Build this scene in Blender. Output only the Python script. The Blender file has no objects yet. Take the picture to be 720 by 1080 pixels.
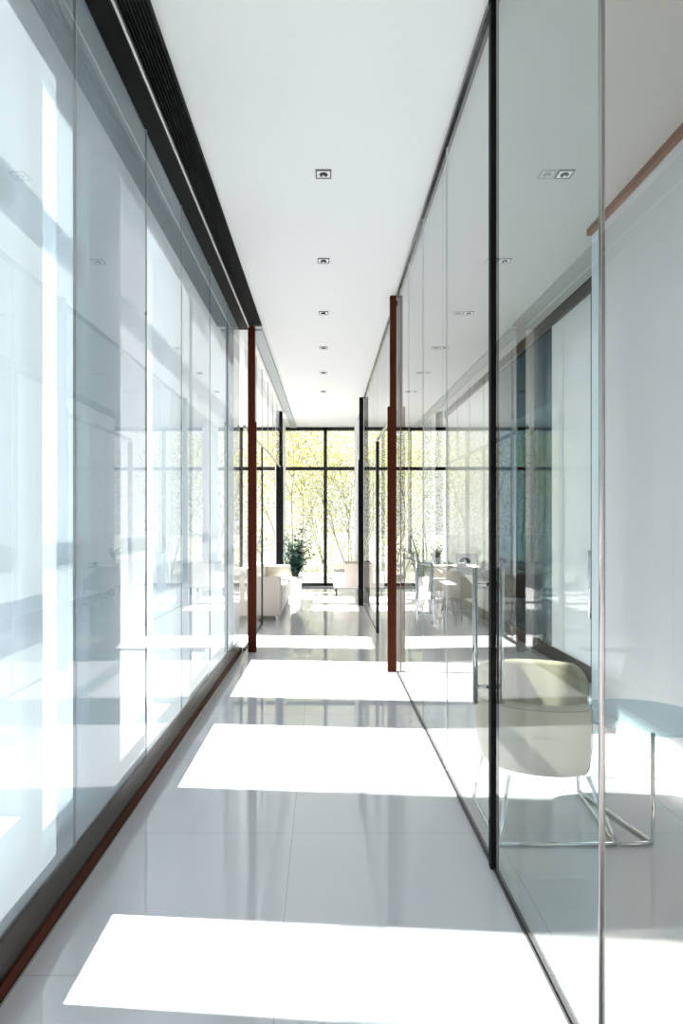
import bpy, bmesh, math, random
from mathutils import Vector, Matrix
random.seed(7)
S = bpy.context.scene
C = bpy.context.collection
PI = math.pi

# ------------------------------------------------------------------ camera
F, VX, VY = 680.0, 341.0, 552.0          # focal length in pixels, vanishing point
cd = bpy.data.cameras.new('camera'); cam = bpy.data.objects.new('camera', cd); C.objects.link(cam)
cd.sensor_fit = 'VERTICAL'; cd.sensor_height = 36.0; cd.lens = F/1080*36.0
cd.shift_x = (360-VX)/1080; cd.shift_y = -(540-VY)/1080
cd.clip_start = .05; cd.clip_end = 300
cam.location = (0, 0, 1.5); cam.rotation_euler = (PI/2, 0, 0)
S.camera = cam

# ------------------------------------------------------------------ sky, sun, exposure
w = bpy.data.worlds.new('world'); S.world = w; w.use_nodes = True
nt = w.node_tree; bgn = nt.nodes['Background']
tc = nt.nodes.new('ShaderNodeTexCoord'); sep = nt.nodes.new('ShaderNodeSeparateXYZ')
mr = nt.nodes.new('ShaderNodeMapRange'); cr = nt.nodes.new('ShaderNodeMix'); cr.data_type = 'RGBA'
nt.links.new(tc.outputs['Generated'], sep.inputs[0]); nt.links.new(sep.outputs['Z'], mr.inputs['Value'])
mr.inputs['From Min'].default_value = 0; mr.inputs['From Max'].default_value = .8
nt.links.new(mr.outputs[0], cr.inputs[0])
cr.inputs[6].default_value = (1, 1, 1, 1); cr.inputs[7].default_value = (.80, .89, 1, 1)
nt.links.new(cr.outputs[2], bgn.inputs['Color']); bgn.inputs['Strength'].default_value = 1.35
sd = bpy.data.lights.new('sun', 'SUN'); so = bpy.data.objects.new('sun', sd); C.objects.link(so)
sd.energy = 50; sd.angle = math.radians(.8); sd.color = (1, .975, .93)
SUN = Vector((1, -.08, -.98)).normalized()
so.rotation_euler = SUN.to_track_quat('-Z', 'Y').to_euler(); so.location = (-6, 6, 8)
vs = S.view_settings; vs.view_transform = 'Standard'; vs.look = 'None'; vs.gamma = 1
vs.use_curve_mapping = False; vs.exposure = -.10
cy = S.cycles
cy.max_bounces = 14; cy.diffuse_bounces = 6; cy.glossy_bounces = 6; cy.transmission_bounces = 8
cy.transparent_max_bounces = 40; cy.caustics_reflective = False; cy.caustics_refractive = False
cy.sample_clamp_indirect = 6; cy.use_denoising = True

# ------------------------------------------------------------------ materials
def mat(name, col, rough=.5, metal=0, coat=0, ior=1.45, spec=.5, bump=0, bscale=200, var=0):
    m = bpy.data.materials.new(name); m.use_nodes = True
    n = m.node_tree.nodes; l = m.node_tree.links; b = n['Principled BSDF']
    b.inputs['Base Color'].default_value = (*col, 1); b.inputs['Roughness'].default_value = rough
    b.inputs['Metallic'].default_value = metal; b.inputs['IOR'].default_value = ior
    b.inputs['Coat Weight'].default_value = coat; b.inputs['Coat Roughness'].default_value = .02
    b.inputs['Specular IOR Level'].default_value = spec
    t = n.new('ShaderNodeTexCoord'); z = n.new('ShaderNodeTexNoise'); z.inputs['Scale'].default_value = bscale
    l.new(t.outputs['Object'], z.inputs['Vector'])
    if bump:
        u = n.new('ShaderNodeBump'); u.inputs['Strength'].default_value = bump; u.inputs['Distance'].default_value = .002
        l.new(z.outputs['Fac'], u.inputs['Height']); l.new(u.outputs[0], b.inputs['Normal'])
    if var:
        x = n.new('ShaderNodeMix'); x.data_type = 'RGBA'
        x.inputs[6].default_value = (*[c*(1-var) for c in col], 1); x.inputs[7].default_value = (*[min(1, c*(1+var)) for c in col], 1)
        l.new(z.outputs['Fac'], x.inputs[0]); l.new(x.outputs[2], b.inputs['Base Color'])
    return m

def fres(n, l, ior):
    """front-face-only Fresnel, so a thin pane reflects once"""
    f = n.new('ShaderNodeFresnel'); f.inputs['IOR'].default_value = ior
    g = n.new('ShaderNodeNewGeometry'); q = n.new('ShaderNodeMath'); q.operation = 'SUBTRACT'; q.inputs[0].default_value = 1
    l.new(g.outputs['Backfacing'], q.inputs[1])
    k = n.new('ShaderNodeMath'); k.operation = 'MULTIPLY'
    l.new(f.outputs[0], k.inputs[0]); l.new(q.outputs[0], k.inputs[1]); return k.outputs[0]

def glass(name, tint, ior=1.6, rtint=(1, 1, 1)):
    m = bpy.data.materials.new(name); m.use_nodes = True
    n = m.node_tree.nodes; l = m.node_tree.links; n.clear()
    o = n.new('ShaderNodeOutputMaterial'); mx = n.new('ShaderNodeMixShader')
    t = n.new('ShaderNodeBsdfTransparent'); g = n.new('ShaderNodeBsdfGlossy'); g.inputs['Roughness'].default_value = 0
    t.inputs[0].default_value = (*tint, 1); g.inputs[0].default_value = (*rtint, 1)
    l.new(fres(n, l, ior), mx.inputs[0]); l.new(t.outputs[0], mx.inputs[1]); l.new(g.outputs[0], mx.inputs[2])
    l.new(mx.outputs[0], o.inputs[0]); return m

def frosted(name, col, clear, scatter=.5, dcol=None):
    m = bpy.data.materials.new(name); m.use_nodes = True
    n = m.node_tree.nodes; l = m.node_tree.links; n.clear()
    o = n.new('ShaderNodeOutputMaterial'); a = n.new('ShaderNodeMixShader'); b = n.new('ShaderNodeMixShader')
    d = n.new('ShaderNodeBsdfDiffuse'); r = n.new('ShaderNodeBsdfTranslucent'); t = n.new('ShaderNodeBsdfTransparent')
    d.inputs[0].default_value = (*(dcol or col), 1); r.inputs[0].default_value = (*col, 1); t.inputs[0].default_value = (.965, .99, 1, 1)
    a.inputs[0].default_value = scatter; b.inputs[0].default_value = clear
    l.new(d.outputs[0], a.inputs[1]); l.new(r.outputs[0], a.inputs[2])
    l.new(a.outputs[0], b.inputs[1]); l.new(t.outputs[0], b.inputs[2]); l.new(b.outputs[0], o.inputs[0]); return m

def floor_mat():
    m = mat('polished_tile', (.72, .725, .735), .02, ior=1.72)
    n = m.node_tree.nodes; l = m.node_tree.links; b = n['Principled BSDF']
    t = n.new('ShaderNodeTexCoord'); mp = n.new('ShaderNodeMapping'); mp.inputs['Location'].default_value = (.15, .8, 0)
    k = n.new('ShaderNodeTexBrick'); k.offset = 0; k.inputs['Scale'].default_value = 1
    k.inputs['Brick Width'].default_value = .98; k.inputs['Row Height'].default_value = .98
    k.inputs['Mortar Size'].default_value = .0022; k.inputs['Mortar Smooth'].default_value = .1
    k.inputs['Color1'].default_value = (.80, .795, .82, 1); k.inputs['Color2'].default_value = (.79, .785, .81, 1)
    k.inputs['Mortar'].default_value = (.55, .56, .58, 1)
    l.new(t.outputs['Object'], mp.inputs[0]); l.new(mp.outputs[0], k.inputs['Vector']); l.new(k.outputs['Color'], b.inputs['Base Color'])
    return m

def wood_mat(name, c1, c2):
    m = mat(name, c1, .55, spec=.12)
    n = m.node_tree.nodes; l = m.node_tree.links; b = n['Principled BSDF']
    t = n.new('ShaderNodeTexCoord'); mp = n.new('ShaderNodeMapping'); mp.inputs['Scale'].default_value = (40, 40, 1.5)
    z = n.new('ShaderNodeTexNoise'); z.inputs['Scale'].default_value = 2; z.inputs['Detail'].default_value = 6
    x = n.new('ShaderNodeMix'); x.data_type = 'RGBA'; x.inputs[6].default_value = (*c1, 1); x.inputs[7].default_value = (*c2, 1)
    l.new(t.outputs['Object'], mp.inputs[0]); l.new(mp.outputs[0], z.inputs['Vector']); l.new(z.outputs['Fac'], x.inputs[0]); l.new(x.outputs[2], b.inputs['Base Color'])
    return m

M = dict(
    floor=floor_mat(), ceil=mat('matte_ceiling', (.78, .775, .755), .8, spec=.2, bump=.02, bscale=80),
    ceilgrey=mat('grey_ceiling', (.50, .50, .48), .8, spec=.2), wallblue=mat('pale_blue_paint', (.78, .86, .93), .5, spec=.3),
    wall=mat('white_paint', (.83, .84, .85), .6, spec=.3, bump=.02, bscale=120),
    greypaint=mat('grey_paint', (.35, .37, .38), .6),
    black=mat('black_metal', (.008, .008, .009), .35, bump=.02),
    edge=mat('pale_aluminium', (.62, .60, .59), .4, metal=.5), blackmatte=mat('matte_black', (.004, .004, .004), .6, spec=.15), blackgloss=mat('black_gloss', (.006, .006, .007), .15),
    steel=mat('brushed_steel', (.42, .41, .40), .25, metal=1, bump=.03, bscale=300),
    handle=mat('polished_dark_steel', (.42, .42, .42), .12, metal=1), chrome=mat('chrome', (.78, .79, .8), .07, metal=1),
    bronze=mat('dark_bronze', (.045, .033, .025), .3, metal=.35, bump=.05, bscale=400),
    red=wood_mat('red_brown_wood', (.038, .008, .003), (.11, .021, .007)),
    oak=wood_mat('brown_wood', (.16, .07, .035), (.24, .11, .06)),
    cream=mat('cream_leather', (.52, .47, .345), .42, bump=.12, bscale=500, var=.03),
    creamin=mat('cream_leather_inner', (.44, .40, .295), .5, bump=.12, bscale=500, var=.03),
    seam=mat('seam_thread', (.30, .27, .20), .7),
    sofa=mat('ivory_fabric', (.72, .70, .65), .8, bump=.2, bscale=600, var=.03),
    beige=mat('beige_fabric', (.55, .51, .45), .8, bump=.2, bscale=600, var=.03),
    tan=mat('pale_tan_leather', (.48, .45, .38), .45), cushion=mat('white_cushion', (.82, .82, .81), .8, bump=.2, bscale=600),
    tabletop=mat('white_gloss_top', (.78, .80, .82), .08, coat=.5),
    leaf=mat('dark_leaf', (.018, .055, .035), .45, var=.4, bscale=6),
    leafb=mat('house_leaf', (.05, .13, .05), .45, var=.4, bscale=6),
    pot=mat('white_pot', (.8, .8, .8), .3), potdark=mat('dark_pot', (.05, .05, .055), .4), soil=mat('soil', (.03, .02, .015), .9, bump=.5),
    bark=mat('pale_bark', (.26, .25, .22), .9, bump=.5, bscale=30, var=.3),
    dimslab=mat('dark_ground', (.05, .055, .06), .9, var=.1, bscale=2), lawn=mat('lawn', (.16, .165, .14), .9, var=.2, bscale=3),
    screen=mat('dark_screen', (.10, .16, .20), .1), alu=mat('silver_shell', (.55, .57, .6), .3, metal=.6),
    inkdark=mat('screen_picture', (.01, .03, .045), .3),
    lens=mat('lamp_lens', (.03, .03, .03), .1), trimgrey=mat('downlight_rim', (.12, .12, .12), .4),
    lampwhite=mat('downlight_plate', (.85, .85, .84), .5),
    ext=mat('grey_render', (.23, .26, .30), .8),
)
def leaf_mat(name, c):
    m = bpy.data.materials.new(name); m.use_nodes = True
    n = m.node_tree.nodes; l = m.node_tree.links; n.clear()
    o = n.new('ShaderNodeOutputMaterial'); a = n.new('ShaderNodeMixShader'); a.inputs[0].default_value = .5
    d = n.new('ShaderNodeBsdfDiffuse'); r = n.new('ShaderNodeBsdfTranslucent')
    t = n.new('ShaderNodeTexCoord'); z = n.new('ShaderNodeTexNoise'); z.inputs['Scale'].default_value = 1.3
    x = n.new('ShaderNodeMix'); x.data_type = 'RGBA'
    x.inputs[6].default_value = (*[k*.75 for k in c], 1); x.inputs[7].default_value = (*[min(1, k*1.25) for k in c], 1)
    l.new(t.outputs['Object'], z.inputs['Vector']); l.new(z.outputs['Fac'], x.inputs[0])
    l.new(x.outputs[2], d.inputs[0]); l.new(x.outputs[2], r.inputs[0])
    l.new(d.outputs[0], a.inputs[1]); l.new(r.outputs[0], a.inputs[2]); l.new(a.outputs[0], o.inputs[0]); return m
M['leaf_y'] = leaf_mat('spring_leaf_yellow', (.30, .285, .10)); M['leaf_g'] = leaf_mat('spring_leaf_green', (.20, .22, .10))
M['clear'] = glass('clear_glass', (.972, .98, .98), 1.25); M['winglass'] = glass('window_glass', (.985, .99, .99), 1.45)
M['green'] = glass('pale_green_glass', (.85, .885, .87), 1.28)
M['bronzeglass'] = glass('bronze_tinted_glass', (.88, .845, .81), 1.30)
M['teal'] = glass('dark_teal_glass', (.13, .27, .36), 1.4, (.6, .9, 1))
M['tableglass'] = glass('table_glass', (.70, .80, .82), 2.0)
M['front'] = glass('low_iron_glass', (.98, .985, .985), 1.5)
M['frost'] = frosted('frosted_film', (.115, .135, .145), .29, .5, (.76,.85,.90))
M['halfshade'] = glass('half_shadow_band', (.64,.68,.71), 1.1)  # transoms made see-through so they shade the panels but hardly the floor
M['sundiff'] = frosted('sun_diffuser_film', (.62, .68, .71), .0, .65)

# ------------------------------------------------------------------ mesh helpers
def new(): return bmesh.new()
def bx(bm, x0, x1, y0, y1, z0, z1, bev=0, seg=2, mi=0):
    b = bmesh.new(); bmesh.ops.create_cube(b, size=1)
    bmesh.ops.scale(b, vec=(x1-x0, y1-y0, z1-z0), verts=b.verts)
    bmesh.ops.translate(b, vec=((x0+x1)/2, (y0+y1)/2, (z0+z1)/2), verts=b.verts)
    if bev: bmesh.ops.bevel(b, geom=b.edges[:], offset=bev, segments=seg, affect='EDGES', profile=.6)
    merge(bm, b, mi); return bm
def merge(bm, b, mi=0):
    me = bpy.data.meshes.new('tmp')
    for f in b.faces: f.material_index = mi
    b.to_mesh(me); b.free(); bm.from_mesh(me); bpy.data.meshes.remove(me)
def tube(bm, pts, r, n=10, closed=False, r1=None):
    pts = [Vector(p) for p in pts]; rings = []; N = len(pts)
    up = Vector((0, 0, 1)); prev = None
    for i, p in enumerate(pts):
        if closed: d = (pts[(i+1) % N]-pts[i-1]).normalized()
        else: d = (pts[min(i+1, N-1)]-pts[max(i-1, 0)]).normalized()
        if prev is None:
            a = d.cross(up if abs(d.z) < .9 else Vector((1, 0, 0))).normalized()
        else:
            a = (prev-d*prev.dot(d)).normalized()
        prev = a; b = d.cross(a)
        rr = r if r1 is None else r+(r1-r)*i/(N-1)
        rings.append([bm.verts.new(p+(a*math.cos(2*PI*k/n)+b*math.sin(2*PI*k/n))*rr) for k in range(n)])
    for i in range(N if closed else N-1):
        A, B = rings[i], rings[(i+1) % N]
        for k in range(n): bm.faces.new((A[k], A[(k+1) % n], B[(k+1) % n], B[k])).smooth = True
    if not closed:
        bm.faces.new(rings[0][::-1]); bm.faces.new(rings[-1])
    return bm
def bend(pts, rad, n=6):
    """round the corners of a polyline"""
    pts = [Vector(p) for p in pts]; out = [pts[0]]
    for i in range(1, len(pts)-1):
        a, b, c = pts[i-1], pts[i], pts[i+1]
        r = min(rad, (a-b).length*.45, (c-b).length*.45)
        p = b+(a-b).normalized()*r; q = b+(c-b).normalized()*r
        for k in range(n+1):
            t = k/n; out.append(p*(1-t)**2+b*2*t*(1-t)+q*t*t)
    return out+[pts[-1]]
def lathe(bm, prof, n=40, cx=0, cy_=0):
    rings = []
    for r, z in prof:
        rings.append([bm.verts.new((cx+max(r, 1e-4)*math.cos(2*PI*k/n), cy_+max(r, 1e-4)*math.sin(2*PI*k/n), z)) for k in range(n)])
    for A, B in zip(rings, rings[1:]):
        for k in range(n): bm.faces.new((A[k], A[(k+1) % n], B[(k+1) % n], B[k])).smooth = True
    bm.faces.new(rings[0][::-1]); bm.faces.new(rings[-1]); return bm
def obj(name, bm, m, parent=None, kind=None, mods=None):
    bmesh.ops.recalc_face_normals(bm, faces=bm.faces[:]) if name not in ('foliage', 'leaf') else None
    me = bpy.data.meshes.new(name); bm.to_mesh(me); bm.free()
    for k in (m if isinstance(m, (list, tuple)) else [m]): me.materials.append(M[k] if isinstance(k, str) else k)
    o = bpy.data.objects.new(name, me); C.objects.link(o)
    if parent: o.parent = parent
    if kind: o['kind'] = kind
    return o
def tag(o, label, cat, group=None):
    o['label'] = label; o['category'] = cat
    if group: o['group'] = group
    return o
def thing(name, label, cat, loc=(0, 0, 0), rz=0, group=None):
    o = bpy.data.objects.new(name, None); C.objects.link(o); o.location = loc; o.rotation_euler = (0, 0, rz)
    return tag(o, label, cat, group)
def struct(name, rz=0):
    o = bpy.data.objects.new(name, None); C.objects.link(o); o['kind'] = 'structure'; o.rotation_euler = (0, 0, rz); return o
def dup(root, loc=None, rz=None, label=None):
    r = root.copy(); C.objects.link(r)
    if loc is not None: r.location = loc
    if rz is not None: r.rotation_euler = (0, 0, rz)
    if label: r['label'] = label
    for ch in root.children:
        c = ch.copy(); C.objects.link(c); c.parent = r
        for g in ch.children:
            d = g.copy(); C.objects.link(d); d.parent = c
    return r

# ------------------------------------------------------------------ setting
H = 3.80
obj('floor', bx(new(), -3.3, 5.0, -3.2, 15.6, -.12, 0), 'floor', kind='structure')
obj('ceiling', bx(bx(new(), -1.36, .742, -3.2, 15.6, H, H+.2), -3.3, -1.36, 7.62, 15.6, H, H+.2), 'ceil', kind='structure')
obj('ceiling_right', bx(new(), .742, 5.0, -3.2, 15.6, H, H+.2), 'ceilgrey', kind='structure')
obj('ground', bx(new(), -60, 60, -30, 90, -.4, -.15), 'lawn', kind='structure')
obj('ground_dim_slab', bx(new(), -60, -3.4, -30, 90, -.15, -.13), 'dimslab', kind='structure')  # dark slab added to dim the ground seen through the frosted panels

# left wall: frosted glass panels in front of a facade with tall openings
TL = -.0103
wl = struct('wall_left', TL)
XG = -1.046
joints = [-3.1, -1.6, -.2, 1.25, 2.65, 3.68, 4.56, 5.64, 6.6, 7.5]
for a, b in zip(joints, joints[1:]):
    bm = new(); bx(bm, XG-.012, XG, a+.003, b-.003, .17, 3.79)
    for f in bm.faces:
        f.material_index = 1 if f.normal.x < -.9 else 0
    obj('glass_panel', bm, ['front', 'frost'], wl)
for y in joints[1:-1]:
    obj('panel_joint', bx(new(), XG-.014, XG-.002, y-.003, y+.003, .17, 3.79), 'greypaint', wl)
obj('floor_channel', bx(new(), XG-.06, XG+.02, -3.1, 7.5, .0, .055), 'red', wl)
obj('channel_lip', bx(new(), XG+.012, XG+.026, -3.1, 7.5, .0, .012), 'steel', wl)
obj('kick_rail', bx(new(), XG-.06, XG+.004, -3.1, 7.5, .06, .172), 'bronze', wl)
obj('rail_edge', bx(new(), XG-.05, XG+.012, -3.1, 7.5, .055, .061), 'steel', wl)
obj('top_track', bx(new(), XG-.02, -.95, -3.1, 7.5, 3.755, 3.80), 'blackmatte', wl)
# facade piers behind the panels
fx0, fx1 = -1.34, -1.20
ops = [(-2.6, -.5, 'c'), (0.0, 1.80, 'c'), (2.03, 2.50, 'c'), (2.68, 3.20, 'o'), (3.68, 4.85, 'c'), (5.60, 7.12, 'c')]
bm = new(); y = -3.1
for a, b, t in ops:
    bx(bm, fx0, fx1, y, a, 0, H); bx(bm, fx0, fx1, a, b, 3.49, H); bx(bm, fx0, fx1, a, b, 0, .36 if a == 2.03 else .14); y = b
bx(bm, fx0, fx1, y, 7.62, 0, H)
obj('facade', bm, 'ext', wl)
for a, b, t in ops:
    bm = new()
    for z in (1.36, 2.80): bx(bm, fx0+.03, fx1-.03, a, b, z-.05, z+.05)
    obj('transom', bm, 'halfshade', wl)
    if t == 'o': obj('sun_diffuser_pane', bx(new(), fx0+.06, fx0+.07, a, b, .14, 3.49), 'sundiff', wl)  # added diffuser: brightens the panel but keeps sun off the floor
# ceiling diffuser strip along the left wall
def strip(y0, y1, m):
    bm = new(); bx(bm, -.935, -.79, y0, y1, H-.012, H)
    for k in range(9):
        x = -.93+k*.0165; bx(bm, x, x+.007, y0, y1, H-.03, H-.012)
    return bm
vent = struct('trim_1', TL)
obj('slot_diffuser', strip(-3.1, 7.45, 0), 'blackmatte', vent)
obj('metal_edge', bx(new(), -.95, -.936, -3.1, 7.45, H-.035, H), 'edge', vent)
# second stretch of the left wall, past the wooden post
wl2 = struct('trim_2', TL)
obj('soffit_band', bx(new(), -.935, -.80, 7.6, 15.35, H-.03, H), 'greypaint', wl2)
obj('metal_edge', bx(new(), -.965, -.936, 7.6, 13.2, H-.05, H), 'edge', wl2)
wl3 = struct('window_2', TL)
obj('glass_panel', bx(new(), -1.02, -1.01, 7.62, 9.6, .02, H), 'clear', wl3)
obj('frame', bx(new(), -1.03, -1.0, 9.58, 9.62, 0, 2.62), 'black', wl3)
obj('head_rail', bx(new(), -1.03, -1.0, 7.6, 13.2, 2.62, 2.66), 'steel', wl3)
for a, b in ((9.6, 10.5), (10.5, 11.4), (11.4, 12.3), (12.3, 13.2)):
    obj('transom_glass', bx(new(), -1.02, -1.01, a+.004, b-.004, 2.66, H), 'clear', wl3)
    obj('joint', bx(new(), -1.022, -1.008, a-.008, a+.004, 2.66, H), 'greypaint', wl3)
for a in (8.2, 8.85): obj('joint', bx(new(), -1.022, -1.008, a-.004, a+.004, .02, H), 'greypaint', wl3)
obj('floor_rail', bx(new(), -1.03, -1.0, 7.6, 9.6, 0, .02), 'black', wl3)
obj('wall_lounge', bx(new(), -1.06, -.90, 14.1, 15.35, 0, H-.001), 'wall', kind='structure')
obj('wall_divider', bx(new(), -3.2, -1.21, 7.64, 7.74, 0, H-.001), 'wall', kind='structure')
bm = new(); y = 7.64
for a, b in ((8.02, 8.82), (11.35, 12.1), (12.5, 15.2)):
    bx(bm, -3.2, -3.05, y, a, 0, H-.001); bx(bm, -3.2, -3.05, a, b, 3.72, H-.001); y = b
bx(bm, -3.2, -3.05, y, 15.5, 0, H-.001)
obj('wall_left_lounge', bm, 'wall', kind='structure')

# right glazed wall
XR = .736
wr = struct('wall_right')
ys = [(-3.1, 1.70, 'bronzeglass'), (1.73, 2.79, 'green')]
for a, b, m in ys: obj('glass_pane', bx(new(), XR, XR+.012, a, b, .015, H-.03), m, wr)
for a, b in ((3.88, 4.0), (4.8, 5.6), (5.6, 6.2), (6.2, 6.46)):
    obj('glass_pane', bx(new(), XR, XR+.012, a+.003, b-.003, .015, H-.03), 'clear', wr)
for y in (5.6, 6.2): obj('joint', bx(new(), XR+.001, XR+.011, y-.003, y+.003, .015, H-.03), 'greypaint', wr)
obj('floor_rail', bx(new(), XR-.004, XR+.016, -3.1, 6.46, 0, .016), 'black', wr)
obj('top_rail', bx(new(), XR-.012, XR+.03, -3.1, 6.46, H-.035, H), 'blackgloss', wr)
obj('mullion', bx(new(), XR-.012, XR+.024, 2.79, 2.83, 0, H, .002), 'blackmatte', wr)
obj('mullion', tube(new(), [(XR+.006, 1.72, 0), (XR+.006, 1.72, H)], .0085, 14), 'steel', wr)
obj('joint', bx(new(), XR+.001, XR+.011, 4.795, 4.805, .015, H-.03), 'greypaint', wr)
def pull(parent, x, y, z0, z1, off=.06, r=.0115):
    h = new()
    for s in (-1, 1):
        tube(h, [(x+s*off, y, z0), (x+s*off, y, z1)], r, 14)
    for z in (z0+.075, z1-.075): tube(h, [(x-off, y, z), (x+off, y, z)], r*.75, 12)
    return obj('pull_handle', h, 'handle', parent)
d1 = struct('door_1'); obj('glass_leaf', bx(new(), XR, XR+.012, 2.845, 3.872, .015, H-.04), 'clear', d1)
obj('leaf_edge', bx(new(), XR+.001, XR+.011, 3.872, 3.882, .015, H-.04), 'greypaint', d1)
pull(d1, XR+.006, 2.90, .69, 1.30)
d2 = struct('door_2'); obj('glass_leaf', bx(new(), XR, XR+.012, 4.005, 4.79, .015, H-.04), 'clear', d2)
pull(d2, XR+.006, 4.70, .77, 1.28)
# beyond the wooden post
wr2 = struct('window_3')
obj('transom_glass', bx(new(), XR, XR+.012, 6.66, 8.8, 2.67, H-.03), 'clear', wr2)
for a, b in ((8.84, 9.6), (9.6, 10.3), (10.3, 11.0), (11.0, 11.7)):
    obj('glass_pane', bx(new(), XR, XR+.012, a+.003, b-.003, .015, H-.03), 'clear', wr2)
    obj('joint', bx(new(), XR+.001, XR+.011, b-.006, b+.003, .015, H-.03), 'greypaint', wr2)
obj('top_rail', bx(new(), XR-.012, XR+.03, 6.66, 11.7, H-.035, H), 'blackgloss', wr2)
obj('floor_rail', bx(new(), XR-.004, XR+.016, 8.84, 11.7, 0, .016), 'black', wr2)
obj('head_rail', bx(new(), XR-.01, XR+.022, 6.66, 8.84, 2.63, 2.665), 'steel', wr2)
d3 = struct('door_3'); obj('glass_leaf', bx(new(), XR, XR+.012, 6.68, 8.78, .015, 2.62), 'clear', d3)
obj('frame', bx(new(), XR-.02, XR+.03, 8.785, 8.835, 0, 2.62), 'black', d3)
obj('wall_right_pier', bx(new(), XR, XR+.16, 14.3, 15.35, 0, H-.001), 'wall', kind='structure')

# wooden posts and black posts
p = thing('wooden_post', 'tall red-brown wooden post at the end of the frosted glass panels', 'post', (-.80, 7.5, 0))
obj('shaft', bx(new(), -.08, 0, .0, .10, 0, H-.001, .004), 'red', p)
obj('door_jamb', bx(new(), -.005, .018, .0, .05, 0, 2.68, .002), 'red', p)
p = thing('wooden_post', 'tall red-brown wooden post standing in the clear glass partition', 'post', (.672, 6.5, 0))
obj('shaft', bx(new(), 0, .065, .0, .06, 0, H-.001, .004), 'red', p)
obj('door_jamb', bx(new(), -.024, .004, .0, .05, 0, 2.68, .002), 'red', p)
p = thing('metal_post', 'slim black post beyond the ivory sofa, by the white wall end', 'post', (-.97, 13.2, 0))
obj('shaft', bx(new(), 0, .13, 0, .09, 0, H-.001, .004), 'blackmatte', p)
obj('stop_bead', bx(new(), .125, .145, .0, .03, 0, 2.66, .002), 'blackmatte', p)
p = thing('metal_post', 'slim black post at the far end of the clear glass partition', 'post', (.655, 11.75, 0))
obj('shaft', bx(new(), 0, .075, 0, .09, 0, H-.001, .004), 'blackmatte', p)
obj('stop_bead', bx(new(), -.02, .004, .0, .03, 0, 2.66, .002), 'blackmatte', p)

# right room
obj('wall_right_near', bx(new(), 2.10, 2.22, -3.1, 5.05, 0, H-.001), 'wallblue', kind='structure')
obj('baseboard_right', bx(new(), 2.085, 2.10, -3.1, 5.05, 0, .09, .002), 'wall', kind='structure')
obj('trim_3', bx(new(), 2.06, 2.10, -3.1, 5.05, H-.05, H), 'oak', kind='structure')
obj('wall_step', bx(new(), 2.22, 4.8, 4.93, 5.05, 0, H-.001), 'wall', kind='structure')
obj('wall_far_room', bx(new(), 4.75, 4.87, 5.05, 15.4, 0, H-.001), 'greypaint', kind='structure')
XB = 2.52
wb = struct('wall_back_room')
obj('top_rail', bx(new(), XB-.03, XB+.05, 5.05, 13.3, H-.13, H), 'bronze', wb)
obj('kick_rail', bx(new(), XB-.01, XB+.05, 5.05, 13.3, 0, .15), 'bronze', wb)
obj('end_panel', bx(new(), XB, XB+.03, 5.05, 5.88, .15, H-.13), 'wall', wb)
bm = new(); bx(bm, XB-.01, XB+.04, 6.02, 6.06, .15, H-.13); obj('mullion', bm, 'black', wb)
def wpanel(a, b, m='wall'):
    bm = new(); bx(bm, XB, XB+.02, a+.004, b-.004, .15, H-.13)
    for f in bm.faces: f.material_index = 0
    return obj('white_panel', bm, 'backpaint', wb)
M['backpaint'] = mat('back_painted_glass', (.80, .84, .85), .35, coat=1, ior=1.5)
wpanel(6.06, 7.12)
for a, b in ((7.12, 7.85), (7.85, 8.55), (8.55, 9.25)):
    obj('teal_glass', bx(new(), XB, XB+.012, a+.004, b-.004, .15, H-.13), 'teal', wb)
    obj('joint', bx(new(), XB-.001, XB+.013, b-.006, b+.006, .15, H-.13), 'black', wb)
for a, b in ((9.25, 10.0), (10.0, 11.0), (11.0, 12.1), (12.1, 13.3)): wpanel(a, b)
d4 = struct('door_4')
obj('dark_leaf', bx(new(), XB+.0, XB+.03, 5.88, 6.02, .15, H-.13), 'teal', d4)
h = new(); tube(h, [(XB-.06, 5.96, .62), (XB-.06, 5.96, 1.25)], .017, 12)
for z in (.68, 1.19): tube(h, [(XB-.06, 5.96, z), (XB+.01, 5.96, z)], .013, 10)
obj('pull_handle', h, 'chrome', d4)

# end window
we = struct('window_1')
bm = new()
for k in range(-1, 3):
    x = .045+2.02*k; bx(bm, x-.04, x+.04, 15.4, 15.5, 0, H)
for x in (-3.05,): bx(bm, x-.03, x+.03, 15.4, 15.5, 0, H)
obj('mullion', bm, 'black', we)
obj('transom', bx(new(), -3.1, 4.8, 15.41, 15.49, 2.77, 2.85), 'black', we)
obj('head_frame', bx(new(), -3.1, 4.8, 15.4, 15.5, H-.08, H-.002), 'black', we)
obj('sill_frame', bx(new(), -3.1, 4.8, 15.4, 15.5, 0, .07), 'black', we)
for k in range(-2, 3):
    x0 = max(-3.05, .045+2.02*k); x1 = min(4.8, .045+2.02*(k+1))
    if x1 > x0:
        for z0, z1 in ((.07, 2.77), (2.85, H-.08)):
            obj('pane', bx(new(), x0+.03, x1-.03, 15.445, 15.455, z0, z1), 'winglass', we)
# wall behind the camera, with a tall glazed opening added to let in fill light
bm = new(); bx(bm, -1.3, -.7, -3.2, -3.1, 0, H); bx(bm, 1.9, 2.2, -3.2, -3.1, 0, H); bx(bm, -.7, 1.9, -3.2, -3.1, 3.3, H)
obj('wall_rear', bm, 'wall', kind='structure')
wn = struct('window_fill')
obj('pane', bx(new(), -.7, 1.9, -3.16, -3.15, 0, 3.3), 'winglass', wn)
bm = new()
for x in (-.67, .6, 1.87): bx(bm, x-.03, x+.03, -3.2, -3.1, 0, 3.3)
bx(bm, -.7, 1.9, -3.2, -3.1, 2.3, 2.36); obj('mullion', bm, 'black', wn)

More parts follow.
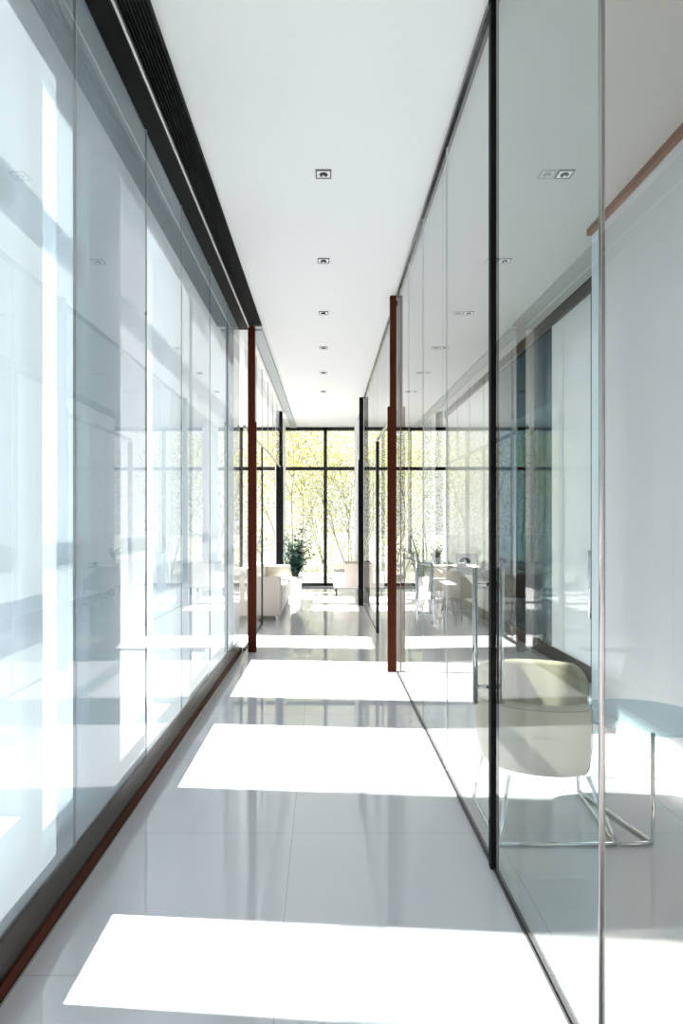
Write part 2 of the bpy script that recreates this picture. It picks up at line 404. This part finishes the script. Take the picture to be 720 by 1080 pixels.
# ------------------------------------------------------------------ downlights
def downlight():
    t = thing('downlight', '', 'ceiling light', (0, 0, H), group=None)
    s = .052; bm = new()
    for a in ((-s, s, -s, -s+.009), (-s, s, s-.009, s), (-s, -s+.009, -s, s), (s-.009, s, -s, s)):
        bx(bm, a[0], a[1], a[2], a[3], -.008, 0)
    obj('rim', bm, 'trimgrey', t)
    obj('plate', bx(new(), -s+.009, s-.009, -s+.009, s-.009, -.005, 0), 'lampwhite', t)
    bm = new(); lathe(bm, [(.026, -.004), (.028, -.010), (.018, -.016), (.004, -.017)], 24)
    lp = obj('lamp', bm, 'lens', t)
    bm = new(); lathe(bm, [(.010, -.017), (.010, -.020), (.002, -.021)], 16)
    obj('diode', bm, 'lampwhite', lp)
    return t
dl = downlight(); first = True
nth = ['nearest', 'second', 'third', 'fourth', 'fifth', 'sixth']
for row, X, txt in (('c', 0.0, 'square recessed downlight in the corridor ceiling, {} from the viewer'),
                    ('r', 1.585, 'square recessed downlight in the ceiling behind the clear glass, {} from the viewer')):
    for i in range(6):
        loc = (X, 4.24+1.40*i, H); lb = txt.format(nth[i])
        if first: dl.location = loc; dl['label'] = lb; o = dl; first = False
        else: o = dup(dl, loc, 0, lb)
        o['group'] = 'downlights along the corridor ceiling' if row == 'c' else 'downlights in the room behind the glass'

# ------------------------------------------------------------------ tub chair
def splan(t, a, b, n=3.0):
    c, s = math.cos(t), math.sin(t)
    return Vector((a*math.copysign(abs(c)**(2/n), c), b*math.copysign(abs(s)**(2/n), s)))
def tub_shell(a, b, u_end, zt_arm, zt_back, zb, th, drop, sym=True):
    """U-shaped shell open towards +x: outer wall, rolled rim, inner wall"""
    N = 64; path = []
    # from right arm tip (y negative) around the back to the left arm tip
    t0 = math.acos(min(1, (u_end/a)))
    ts = [-t0*1.0-(2*PI-2*t0)*k/N for k in range(N+1)]
    bm = new(); rings = []
    for k, t in enumerate(ts):
        p = splan(t, a, b, 2.25)
        q = splan(t+.01, a, b, 2.25)-splan(t-.01, a, b, 2.25)
        nrm = Vector((q.y, -q.x)).normalized()       # outward
        if nrm.dot(p) < 0: nrm = -nrm
        sv = (-p.x/a+.55)/1.3 if sym else ((-.5*p.x+.85*p.y)/a+.05)/.5
        back = .5-.5*math.cos(min(1, max(0, sv))*PI)
        zt = zt_arm+(zt_back-zt_arm)*back
        e = min(k, N-k)/3.0; e = min(1, e)            # round off the arm tips
        prof = []
        h = zt-zb
        outset = lambda f: .045*math.sin(min(1, f)*PI/2)-.045
        for f in (0, .06, .18, .4, .65, .88):
            z = zb+h*f*1.0; r = outset(f*1.8+.15) if f < .45 else 0
            prof.append((r-(.015 if f == 0 else 0), z))
        for ang in (0, 30, 60, 90, 120, 150, 180):
            g = math.radians(ang); prof.append((-th/2+th/2*math.cos(g), zt-th*.42+th*.42*math.sin(g)))
        prof.append((-th*1.02, zb+h*.6)); prof.append((-th*1.05, zb+.10)); prof.append((-th*1.05, zb+.02))
        ring = []
        for r, z in prof:
            pp = p+nrm*r; zz = zb+(z-zb)*(1-.0*(1-e))
            ring.append(bm.verts.new((pp.x, pp.y, zz)))
        rings.append(ring)
    for A, B in zip(rings, rings[1:]):
        for i in range(len(A)-1): bm.faces.new((A[i], A[i+1], B[i+1], B[i])).smooth = True
        bm.faces.new((A[-1], A[0], B[0], B[-1]))
    bm.faces.new(rings[0][::-1]); bm.faces.new(rings[-1])
    return bm, rings, ts
ch = thing('tub_chair', 'cream leather tub chair on a chrome sled base behind the glass door', 'chair', (1.10, 3.31, 0), math.radians(-20))
bm, rings, ts = tub_shell(.315, .31, .24, .645, .745, .30, .052, 0, False)
seamA = [tuple(r[10].co+Vector((0, 0, .001))) for r in rings[2:-2]]
seamB = [tuple(r[6].co*1.0) for r in rings[1:-1]]
tipR = [tuple(v.co+Vector((.001, 0, 0))) for v in rings[0][:9]]; tipL = [tuple(v.co+Vector((.001, 0, 0))) for v in rings[-1][:9]]
shell = obj('shell', bm, 'cream', ch)
bv = shell.modifiers.new('b', 'BEVEL'); bv.width = .012; bv.segments = 3; bv.limit_method = 'ANGLE'; bv.angle_limit = math.radians(50)
obj('piping', tube(new(), seamB, .0022, 6), 'seam', shell)
obj('piping', tube(new(), tipR, .0022, 6), 'seam', shell); obj('piping', tube(new(), tipL, .0022, 6), 'seam', shell)
# underside pan and seat cushion
def slab(a, b, z0, z1, bulge, n=2.7, N=64, uclip=None, cx=0):
    bm = new(); L = []
    prof = [(.93, z0), (.985, z0+.012), (1, z0+(z1-z0)*.4), (1, z1-.03), (.975, z1-.008), (.93, z1), (.6, z1+bulge*.7), (.25, z1+bulge)]
    for s, z in prof:
        r = []
        for k in range(N):
            p = splan(2*PI*k/N, a*s, b*s, n)
            x = p.x
            if uclip is not None: x = min(x, uclip*s)
            r.append(bm.verts.new((x+cx, p.y, z)))
        L.append(r)
    for A, B in zip(L, L[1:]):
        for k in range(N): bm.faces.new((A[k], A[(k+1) % N], B[(k+1) % N], B[k])).smooth = True
    bm.faces.new(L[0][::-1]); bm.faces.new(L[-1]); return bm
obj('seat_pan', slab(.255, .25, .292, .345, 0, uclip=.245), 'cream', ch)
obj('seat_cushion', slab(.250, .246, .335, .425, .012, n=2.25, uclip=.25), 'creamin', ch)
# sled base: world-aligned corners turned into the chair's frame
Ri = Matrix.Rotation(math.radians(20), 4, 'Z')
def cl(x, y, z): return Ri @ Vector((x-1.10, y-3.31, z))
r_ = .0095
left = bend([cl(.865, 3.47, .31), cl(.815, 3.50, r_), cl(.815, 2.995, r_), cl(.875, 3.04, .31)], .02)
right = bend([cl(1.375, 3.545, .31), cl(1.415, 3.585, r_), cl(1.36, 2.995, r_), cl(1.24, 3.02, .31)], .02)
obj('leg', tube(new(), left, r_, 10), 'chrome', ch)
obj('leg', tube(new(), right, r_, 10), 'chrome', ch)
obj('front_bar', tube(new(), [cl(.815, 2.995, r_), cl(1.36, 2.995, r_)], r_, 10), 'chrome', ch)
obj('mounting_bar', tube(new(), [cl(.88, 3.25, .288), cl(1.32, 3.25, .288)], r_, 10), 'chrome', ch)

# side table
tb = thing('side_table', 'round glass side table on a bent chrome tube frame beside the cream tub chair', 'table', (1.60, 3.22, 0))
bm = new(); lathe(bm, [(.300, .530), (.312, .533), (.314, .537), (.312, .541), (.30, .543)], 72); obj('glass_top', bm, 'tableglass', tb)
fr = bend([(-.18, .37, .525), (-.18, .37, r_), (-.065, -.215, r_), (-.065, -.215, .525)], .03)
obj('frame', tube(new(), fr, r_, 10), 'chrome', tb)
obj('front_bar', tube(new(), [(-.22, -.225, r_), (-.065, -.215, r_)], r_, 10), 'chrome', tb)

# ------------------------------------------------------------------ sofa
sf = thing('sofa', 'long ivory fabric sofa standing beyond the left wooden post', 'sofa', (-1.07, 11.3, 0))
# local: x from -.42 (back) to .42 (front), y -1.5..1.5
obj('arm', bx(new(), -.42, .42, -1.5, -1.28, .09, .68, .025, 3), 'beige', sf)
obj('arm', bx(new(), -.42, .42, 1.28, 1.5, .09, .68, .025, 3), 'beige', sf)
obj('base', bx(new(), -.40, .41, -1.28, 1.28, .09, .28, .015, 2), 'sofa', sf)
obj('backrest', bx(new(), -.42, -.22, -1.28, 1.28, .2, .70, .03, 3), 'sofa', sf)
for k in range(2):
    obj('seat_cushion', bx(new(), -.23, .43, -1.275+1.28*k, -.005+1.28*k, .28, .44, .04, 4), 'sofa', sf)
    obj('back_cushion', bx(new(), -.24, -.06, -1.26+1.28*k, -.02+1.28*k, .43, .74, .05, 4), 'cushion', sf)
for x in (-.36, .36):
    for y in (-1.4, 1.4): obj('leg', bx(new(), x-.02, x+.02, y-.02, y+.02, 0, .09), 'chrome', sf)
t = obj('throw_cushion', bx(new(), -.07, .07, -.22, .22, 0, .40, .06, 5), 'cushion')
t.location = (-1.0, 10.35, .445); t.rotation_euler = (.0, -.3, .25)
tag(t, 'square white cushion leaning on the ivory sofa back, near end', 'cushion')

# armchair
ac = thing('armchair', 'pale beige armchair in front of the end window, right of the corridor', 'chair', (.63, 13.75, 0))
obj('arm', bx(new(), -.42, .36, -.40, -.25, .16, .50, .02, 3), 'sofa', ac)
obj('arm', bx(new(), -.42, .36, .25, .40, .16, .50, .02, 3), 'sofa', ac)
obj('seat_base', bx(new(), -.40, .34, -.26, .26, .16, .34, .02, 3), 'beige', ac)
obj('seat_cushion', bx(new(), -.40, .14, -.25, .25, .33, .45, .03, 3), 'sofa', ac)
obj('backrest', bx(new(), -.20, .38, -.405, .405, .155, .68, .03, 3), 'beige', ac)
for x in (-.36, .32):
    for y in (-.34, .34): obj('leg', bx(new(), x-.015, x+.015, y-.015, y+.015, 0, .16), 'black', ac)

# ------------------------------------------------------------------ desk and its chairs
dk = thing('long_table', 'long white glossy table along the white back wall panels', 'table', (2.20, 11.3, 0))
bm = new(); N = 48; a, b = .27, 1.75
top = [splan(2*PI*k/N, a, b, 5) for k in range(N)]
lo = [bm.verts.new((p.x, p.y, .735)) for p in top]; hi = [bm.verts.new((p.x, p.y, .765)) for p in top]
for k in range(N): bm.faces.new((lo[k], lo[(k+1) % N], hi[(k+1) % N], hi[k]))
bm.faces.new(lo[::-1]); bm.faces.new(hi); obj('tabletop', bm, 'tabletop', dk)
for y in (-1.3, 1.3): obj('leg', bx(new(), .14, .18, y-.03, y+.03, 0, .737, .004), 'chrome', dk)
def deskchair():
    t = thing('dining_chair', '', 'chair', (0, 0, 0), group='pale chairs along the long table')
    bm, rings, ts = tub_shell(.24, .23, .17, .60, .80, .40, .035, 0)
    s = obj('shell', bm, 'tan', t)
    obj('seat', slab(.21, .20, .40, .47, .006, uclip=.2), 'tan', t)
    for sx in (-1, 1):
        for sy in (-1, 1):
            obj('leg', tube(new(), [(sx*.15, sy*.15, .41), (sx*.21, sy*.20, 0)], .008, 8), 'handle', t)
    bm = new()
    for sy in (-1, 1): tube(bm, [(-.18, sy*.175, .2), (.18, sy*.175, .2)], .006, 8)
    for sx in (-1, 1): tube(bm, [(sx*.18, -.175, .2), (sx*.18, .175, .2)], .006, 8)
    obj('stretcher', bm, 'chrome', t)
    return t
dc = deskchair()
for i, (x, y, rz, lb) in enumerate([(2.02, 9.62, .45, 'pale shell chair at the near end of the long white table'),
        (1.90, 10.7, .15, 'pale shell chair second along the long white table'),
        (1.90, 11.6, .1, 'pale shell chair third along the long white table'),
        (1.90, 12.5, .1, 'pale shell chair at the far end of the long white table')]):
    if i == 0: dc.location = (x, y, 0); dc.rotation_euler = (0, 0, rz); dc['label'] = lb
    else: dup(dc, (x, y, 0), rz, lb)
# laptop
lt = thing('laptop', 'open laptop with a dark picture on its screen, on the white table', 'laptop', (2.26, 10.15, .765), math.radians(-6))
obj('base', bx(new(), -.17, .17, -.24, 0, 0, .016, .004), 'alu', lt)
def tilt(bm):
    bmesh.ops.rotate(bm, cent=(0, 0, .01), matrix=Matrix.Rotation(math.radians(-12), 3, 'X'), verts=bm.verts); return bm
ld = obj('lid', tilt(bx(new(), -.17, .17, 0, .008, .012, .262, .003)), 'alu', lt)
obj('screen', tilt(bx(new(), -.155, .155, -.002, .002, .03, .248)), 'tabletop', ld)
bm = new()
for k in range(9):
    g = PI*k/8; b0 = bmesh.new()
    bmesh.ops.create_circle(b0, cap_ends=True, radius=.035, segments=10); bmesh.ops.rotate(b0, cent=(0, 0, 0), matrix=Matrix.Rotation(PI/2, 3, 'X'), verts=b0.verts)
    bmesh.ops.scale(b0, vec=(1, 1, .6), verts=b0.verts); bmesh.ops.translate(b0, vec=(-.03+.055*math.cos(g), -.004-.0002*k, .13+.05*math.sin(g)), verts=b0.verts); merge(bm, b0)
bx(bm, -.035, -.025, -.005, -.0035, .06, .14)
obj('screen_picture', tilt(bm), 'inkdark', ld)
# small dish and plant on the desk
t = thing('bowl', 'small dark low dish on the white table beside the laptop', 'dish', (2.20, 11.35, .765))
bm = new(); lathe(bm, [(.03, 0), (.07, .02), (.10, .045), (.094, .047), (.06, .028), (.01, .02)], 28); obj('body', bm, 'potdark', t)
bm = new(); lathe(bm, [(.03, .03), (.045, .05), (.03, .075), (.005, .08)], 16); obj('fruit', bm, 'leafb', t)

def plant(name, label, loc, h, spread, n, pot_r, pot_h, potm, leafm, lw=.02, cat='plant', base=0.):
    t = thing(name, label, cat, loc)
    bm = new(); lathe(bm, [(pot_r*.72, 0), (pot_r*.95, pot_h*.6), (pot_r, pot_h), (pot_r*.92, pot_h), (pot_r*.88, pot_h-.02), (.01, pot_h-.02)], 28)
    obj('pot', bm, potm, t)
    bm = new(); st = new(); rnd = random.Random(sum(map(ord, label)))
    for k in range(n):
        az = rnd.uniform(0, 2*PI); s = spread*rnd.uniform(.3, 1); hh = h*rnd.uniform(.55, 1)
        p0 = Vector((rnd.uniform(-1, 1)*pot_r*.4, rnd.uniform(-1, 1)*pot_r*.4, pot_h-.03))
        d = Vector((math.cos(az), math.sin(az), 0)); side = Vector((-d.y, d.x, 0)); m_ = 9; prev = None
        spine = []
        for i in range(m_+1):
            u = i/m_
            spine.append(p0+d*s*u**1.4+Vector((0, 0, (hh-pot_h)*(u*1.25-.42*u**2.6 if s > spread*.6 else u))))
        tube(st, spine[:5], .004, 5)
        # leaflets along the stem
        for i in range(2, m_+1):
            for sg in (-1, 1, 0):
                q = spine[i]; L = lw*rnd.uniform(4, 7)*(1.1-.5*i/m_)
                dirv = (side*sg*rnd.uniform(.6, 1)+d*rnd.uniform(.1, .8)+Vector((0, 0, rnd.uniform(-.3, .5)))).normalized()
                wv = dirv.cross(Vector((rnd.uniform(-.4, .4), rnd.uniform(-.4, .4), 1))).normalized()*lw*.55
                v = [bm.verts.new(x) for x in (q, q+dirv*L*.4+wv, q+dirv*L, q+dirv*L*.4-wv)]
                bm.faces.new(v)
    obj('stem', st, leafm, t); fo = obj('foliage', bm, leafm, t)
    return t
plant('potted_plant', 'bushy dark green potted plant beside the end window, behind the sofa', (-.60, 13.62, 0), 1.46, .40, 90, .15, .38, 'pot', 'leaf', .028)
plant('potted_plant', 'dark potted plant seen through the teal glass, nearer the window', (2.95, 9.9, 0), 1.45, .42, 40, .18, .45, 'potdark', 'leaf', .022)
plant('potted_plant', 'dark potted plant seen through the teal glass, nearer the white panel', (3.1, 8.9, 0), 1.45, .40, 40, .18, .45, 'potdark', 'leaf', .022)
plant('table_plant', 'small green plant in a white pot on the far part of the white table', (2.16, 12.2, .765), .34, .16, 22, .06, .09, 'pot', 'leafb', .012)
plant('floor_planter', 'tall narrow white planter by the end window behind the glass', (1.97, 14.9, 0), 1.15, .25, 24, .13, .80, 'pot', 'leafb', .014)
# armchair behind the teal glass
ac2 = dup(ac, (3.55, 11.2, 0), math.radians(200), 'pale armchair standing behind the dark teal glass')

# ------------------------------------------------------------------ garden trees
def tree(label, x, y, h, seed, leafm, n=1500, low=.15):
    rnd = random.Random(seed); t = thing('garden_tree', label, 'tree', (x, y, -.15), group=None)
    bt = new(); tips = []
    def grow(p, d, L, r, dep):
        pts = [p]; q = p.copy(); dd = d.copy()
        for i in range(5):
            dd = (dd+Vector((rnd.uniform(-.14, .14), rnd.uniform(-.14, .14), .05))).normalized(); q = q+dd*L/5; pts.append(q.copy())
            if dep > 0 or i > 1: tips.append(q.copy())
        tube(bt, pts, r, 6, r1=r*.55)
        if dep < 3:
            for k in range(3 if dep < 2 else 2):
                az = rnd.uniform(0, 2*PI); b = rnd.choice(pts[2:])
                grow(b, (dd+Vector((math.cos(az), math.sin(az), .35))*.75).normalized(), L*.62, r*.5, dep+1)
    for s in range(rnd.choice((2, 3))):
        az = rnd.uniform(0, 2*PI); grow(Vector((rnd.uniform(-.15, .15), rnd.uniform(-.15, .15), 0)), Vector((math.cos(az)*.28, math.sin(az)*.28, 1)).normalized(), h*.50, .026, 0)
    obj('trunk', bt, 'bark', t)
    bm = new()
    for k in range(n):
        c = rnd.choice(tips)+Vector((rnd.gauss(0, .4), rnd.gauss(0, .4), rnd.gauss(-.25, .6)))
        if rnd.random() < .38: c = Vector((rnd.gauss(0, .9), rnd.gauss(0, .6), rnd.uniform(.15, h*.6)))
        if c.z < .1: continue
        a = Vector((rnd.uniform(-1, 1), rnd.uniform(-1, 1), rnd.uniform(-1, 1))).normalized(); b = a.orthogonal().normalized(); s = rnd.uniform(.028, .045)
        bm.faces.new([bm.verts.new(c+v) for v in (a*s, b*s*.5, -a*s, -b*s*.5)])
    obj('foliage', bm, leafm, t)
    return t
for i, (x, y, h, m, lb) in enumerate([
        (-.9, 19.5, 6.2, 'leaf_y', 'slender yellow-green tree outside the left pane of the end window'),
        (.9, 20.2, 6.6, 'leaf_y', 'slender yellow-green tree outside the right pane of the end window'),
        (-4.2, 23.0, 7.0, 'leaf_g', 'tree outside seen beyond the left wooden post'),
        (3.0, 20.0, 6.5, 'leaf_g', 'tree outside seen between the glass door handles'),
        (6.8, 22.0, 7.2, 'leaf_g', 'tree outside seen through the teal glass'),
        (.1, 25.5, 7.6, 'leaf_g', 'taller tree standing behind the window mullion'),
        (3.0, 27.5, 7.5, 'leaf_y', 'farther tree outside, right of the armchair')]):
    tree(lb, x, y, h, 11+i, m, 6500)
